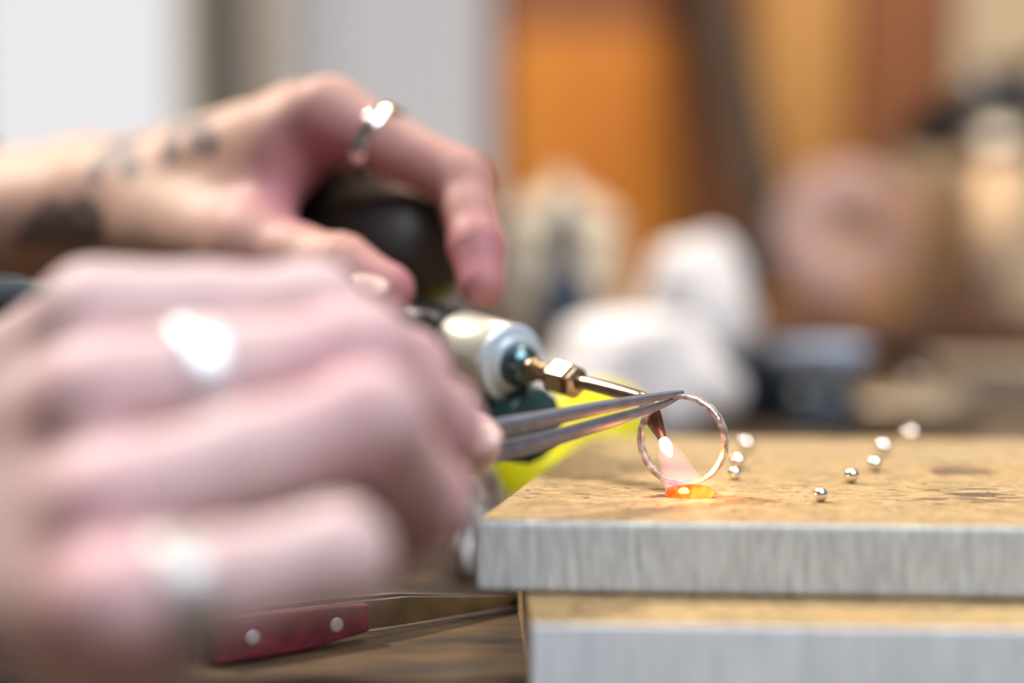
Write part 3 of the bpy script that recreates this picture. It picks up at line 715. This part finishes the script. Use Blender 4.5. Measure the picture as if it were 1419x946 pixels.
# blue enamel cup, dark steel block, brass pot right behind the board
BLUE = mat('pale_blue_enamel_cup', (0.30, 0.38, 0.50), 0.35, noise=0.1, nscale=30)
NAVY = mat('dark_blue_enamel', (0.03, 0.045, 0.06), 0.35)
cb = base(1142, .80); cp = empty('enamel_cup', cb, 'blue enamel cup with dark foot in front of the brown shelf', 'cup')
MB().lathe([(.0135, .018), (.0195, .034), (.0215, .040), (.0205, .040), (.018, .033), (.012, .018)], cb, (0, 0, 1), 36, closed=True).obj('bowl', BLUE, cp)
MB().lathe([(0, 0), (.016, 0), (.0165, .003), (.0135, .010), (.0145, .0195), (0, .0195)], cb, (0, 0, 1), 32).obj('foot', NAVY, cp)
sb_ = base(1040, .86); bk = MB().box(sb_ + Vector((0, 0, .018)), (.075, .06, .0355), .15).obj('bench_block', mat('blued_steel_block', (.04, .05, .065), .45, .6, noise=.3, nscale=60), smooth=False); bevel(bk, .003)
tag(bk, 'dark blued steel bench block behind the soldered ring', 'block')
bp_ = base(1272, .83); bpt = empty('brass_dish', bp_, 'dull brass dish with shiny bead-like lid knob by the blue cup', 'dish')
DULLB = mat('dull_brown_brass', (0.36, 0.29, 0.21), 0.45, 0.5, noise=0.2, nscale=40)
MB().lathe([(0, 0), (.020, 0), (.026, .002), (.030, .006), (.031, .009), (0, .0095)], bp_, (0, 0, 1), 36).obj('body', DULLB, bpt)
MB().lathe([(0, .009), (.0315, .0085), (.032, .010), (.024, .0135), (.008, .0155), (0, .0157)], bp_, (0, 0, 1), 36).obj('lid', DULLB, bpt)
MB().lathe([(0, .015), (.003, .0155), (.0045, .019), (.003, .0225), (0, .0232)], bp_, (0, 0, 1), 20).obj('knob', DULLS, bpt)
bx = base(1392, .92); bxo = empty('wooden_box', bx, 'low grey-brown wooden box beside the brass dish', 'box')
DTAN = mat('grey_brown_wood', (0.34, 0.26, 0.18), 0.6, noise=0.25, nscale=30, stretch=(.3, 1, 1))
TAN = mat('tan_wood', (0.60, 0.44, 0.28), 0.6, noise=0.25, nscale=30, stretch=(.3, 1, 1))
bevel(MB().box(bx + Vector((0, 0, .0095)), (.07, .06, .019), -.1).obj('body', DTAN, bxo, smooth=False), .002)
bevel(MB().box(bx + Vector((0, 0, .0215)), (.074, .064, .005), -.1).obj('lid', DTAN, bxo, smooth=False), .0015)
# brown shelf on blocks with things standing on it
SD = 1.18
BROWN = mat('red_brown_wood', (0.20, 0.085, 0.045), 0.5, noise=0.35, nscale=25, stretch=(.2, 1, 1))
sx0, sx1 = U(1025, 460, SD).x, U(1470, 460, SD).x; zt = U(1200, 437, SD).z; zb_ = U(1200, 482, SD).z
sh = empty('bench_shelf', ((sx0+sx1)/2, SD+.09, BENCH), 'low red-brown wooden shelf at the back of the bench', 'shelf')
bevel(MB().box(((sx0+sx1)/2, SD+.10, (zt+zb_)/2), (sx1-sx0, .20, zt-zb_)).obj('shelf_board', BROWN, sh, smooth=False), .003)
for x in (sx0+.03, sx1-.03): bevel(MB().box((x, SD+.09, (BENCH+zb_)/2), (.03, .15, zb_-BENCH)).obj('foot', BROWN, sh, smooth=False), .002)
def on_shelf(px, D): p = U(px, 400, D); return Vector((p.x, D, zt))
# card tube
tb0 = on_shelf(1374, SD+.03); tbo = empty('card_tube', tb0, 'upright pale beige card tube with a capped end on shelf', 'tube')
PALE = mat('pale_beige_card', (0.85, 0.66, 0.50), 0.8, noise=0.06, nscale=30)
MB().lathe([(.0150, 0), (.0168, 0), (.0168, .100), (.0150, .100)], tb0, (0, 0, 1), 32, closed=True).obj('body', PALE, tbo)
MB().lathe([(0, .090), (.0150, .090), (.0150, .096), (0, .097)], tb0, (0, 0, 1), 32).obj('end_cap', PALE, tbo)
# tan drawer cabinet on the shelf
dc = on_shelf(1290, SD+.11); dco = empty('small_drawer_cabinet', dc, 'small tan drawer cabinet on shelf between felt wheel and card tube', 'cabinet')
dw, dh = .060, .120
bevel(MB().box(dc + Vector((0, .0, dh/2)), (dw, .07, dh)).obj('carcass', TAN, dco, smooth=False), .002)
for k in range(3):
    zc = .008 + (dh-.012)/3*(k+.5)
    dr = bevel(MB().box(dc + Vector((0, -.037, zc)), (dw-.008, .006, (dh-.012)/3-.004)).obj('drawer', mat('drawer_wood', (0.52, 0.38, 0.25), .6, noise=.2, nscale=40), dco, smooth=False), .001)
    MB().lathe([(0, 0), (.002, 0), (.002, .004), (.004, .006), (.003, .009), (0, .0095)], dc + Vector((0, -.040, zc)), (0, -1, 0), 16).obj('knob', BRASS, dr)
# pink felt wheel leaning on the cabinet
FELT = mat('pinkish_felt', (0.52, 0.34, 0.31), 0.95, noise=0.12, nscale=50, bump=.0006, bscale=300)
wc = on_shelf(1176, SD+.045); R_ = .052; wn = Vector((-.12, -1, .18)).normalized()
wh = empty('felt_polishing_wheel', wc, 'round pinkish felt polishing wheel leaning upright on the brown shelf', 'wheel')
wo = wc + Vector((0, .012, R_*.985+.002))
MB().lathe([(.007, -.008), (R_-.003, -.008), (R_, -.005), (R_, .005), (R_-.003, .008), (.007, .008)], wo, wn, 48, closed=True).obj('felt_disc', FELT, wh)
MB().lathe([(.003, -.009), (.0072, -.009), (.0072, .009), (.003, .009)], wo, wn, 24, closed=True).obj('hub', mat('ochre_hub', (.55, .30, .08), .5, noise=.1), wh)
# wedge of amber wood in front of the wheel
AMB = mat('amber_wood', (0.48, 0.24, 0.07), 0.5, noise=.25, nscale=50)
ap = on_shelf(1205, SD+.012); V8 = [ap+Vector(q) for q in ((-.022,-.008,0),(.022,-.008,0),(.022,.008,0),(-.022,.008,0),(.010,-.008,.024),(.024,-.008,.030),(.024,.008,.030),(.010,.008,.024))]
wg = MB().hexa(V8).obj('wooden_wedge', AMB, smooth=False); bevel(wg, .0015); tag(wg, 'small amber wooden wedge in front of the felt wheel', 'wedge')
# dark post leaning at the end of the shelf
POST = mat('dark_brown_post', (0.070, 0.046, 0.030), 0.85, noise=.4, nscale=30)
q0 = Vector((U(1082, 400, 1.33).x, 1.33, zt)); q1 = U(962, -140, 1.68)
ps = empty('leaning_mallet', q0, 'dark mallet with long handle leaning up across the orange cupboard', 'mallet')
hd = (q1-q0).normalized()
MB().tube([q0+hd*.045, q0+hd*.12, q0+hd*.25, q1], [.024, .0215, .0235, .0235], 20, up=(1, 0, 0)).obj('handle', POST, ps)
hx = Vector((1, .15, .1)).normalized()
MB().lathe([(0, -.027), (.020, -.027), (.023, -.024), (.0235, .024), (.021, .027), (0, .027)], q0 + Vector((0, 0, .0236)) + hd*.016, hx, 28).obj('head', mat('black_mallet_head', (.02, .025, .03), .5, noise=.3, nscale=40), ps)
# desk lamp: black shade on an arm
lb0 = Vector((sx1+.09, 1.30, BENCH)); lm = empty('desk_lamp', lb0, 'black desk lamp reaching in above the card tube', 'lamp')
BLK = mat('black_enamel', (0.010, 0.012, 0.016), 0.55, 0, spec=.3)
MB().lathe([(0, 0), (.06, 0), (.062, .006), (.055, .014), (.012, .018), (0, .018)], lb0, (0, 0, 1), 36).obj('base', BLK, lm)
sc_ = U(1385, 166, 1.16)
elb = lb0 + Vector((.05, .0, .30))
MB().tube([lb0 + Vector((0, 0, .015)), elb], [.006, .006], 14, up=(0, 1, 0)).obj('lower_arm', BLK, lm)
MB().tube([elb, sc_ + Vector((.02, .02, .03))], [.006, .006], 14, up=(0, 1, 0)).obj('upper_arm', BLK, lm)
MB().lathe([(.062, -.014), (.064, -.014), (.060, .002), (.040, .015), (.020, .022), (.014, .034), (0, .036), (0, .033), (.012, .032), (.018, .020), (.038, .012), (.058, 0)], sc_, (0, .12, 1), 40).obj('shade', BLK, lm)
MB().lathe([(0, -.012), (.012, -.008), (.014, 0), (.008, .012), (0, .014)], sc_ + Vector((0, 0, .002)), (0, .12, 1), 20).obj('bulb', emis('added_bulb_glow', (1.0, .78, .5), 6), lm)  # glow added to the bulb; the lamp itself is not visibly lit
ll = bpy.data.lights.new('tube_fill_light', 'POINT'); ll.energy = 0.14; ll.color = (1.0, .80, .58); ll.shadow_soft_size = .012  # fill light added to brighten the card tube and cabinet
llo = bpy.data.objects.new('tube_fill_light', ll); link(llo); llo.location = sc_ + Vector((0, 0, -.022))
kn = MB().lathe([(0, 0), (.008, .001), (.0100, .008), (.007, .015), (0, .017)], sc_ + Vector((-.020, -.022, .012)), (-.3, -.7, .7), 24).obj('switch_knob', DULLS, lm)

# ------------------------------------------------------------------ orange cupboard against the back wall
CD = 1.72
OR1 = mat('orange_varnished_wood', (0.86, 0.33, 0.035), 0.45, nscale=9, stretch=(1, 1, .25), col2=(0.72, 0.235, 0.025))
OR2 = mat('brown_varnished_wood', (0.36, 0.13, 0.035), 0.5, nscale=12, stretch=(1, 1, .2), col2=(0.24, 0.075, 0.025))
OR3 = mat('honey_varnished_wood', (0.78, 0.42, 0.12), 0.5, nscale=12, stretch=(1, 1, .2), col2=(0.48, 0.21, 0.045))
X = lambda px, D=CD: U(px, 300, D).x
Zc = lambda py, D=CD: U(700, py, D).z
cab = empty('wooden_cupboard', (X(1000), CD+.2, 0), 'tall orange varnished wooden cupboard against the back wall', 'cupboard')
cx0, cx1 = X(688), X(1318)
top = 1.75; bot = .0
bevel(MB().box(((cx0+cx1)/2, CD+.23, (top+bot)/2), (cx1-cx0, .42, top-bot)).obj('carcass', OR2, cab, smooth=False), .003)
for (p0, p1, m_, pm_) in ((694, 955, OR2, OR1), (1050, 1172, OR3, OR3), (1182, 1300, OR2, OR2)):
    a, b_ = X(p0), X(p1)
    dr = bevel(MB().box(((a+b_)/2, CD+.010, .93), (b_-a, .018, 1.5)).obj('door', m_, cab, smooth=False), .002)
    ww = min(.03, (b_-a)*.18)
    zt_ = Zc(48) if p0 == 694 else 1.6
    bevel(MB().box(((a+b_)/2, CD-.001, (zt_+.25)/2), (b_-a-ww*.6, .008, zt_-.25)).obj('door_panel', pm_, dr, smooth=False), .002)
    MB().lathe([(0, 0), (.004, 0), (.004, .008), (.009, .013), (.006, .019), (0, .02)], Vector((b_-ww*.4, CD-.003, 1.16)), (0, -1, 0), 18).obj('door_knob', BRASS, dr)
# a cream poster board standing right of the cupboard
CB = mat('cream_board', (0.74, 0.60, 0.42), 0.8, noise=.06, nscale=10)
pb = MB().box((X(1460, 1.9), 1.9, .9), (.22, .02, 1.6)).obj('tall_panel', CB, smooth=False); bevel(pb, .002); tag(pb, 'tall cream board standing beside the cupboard above the lamp', 'panel')
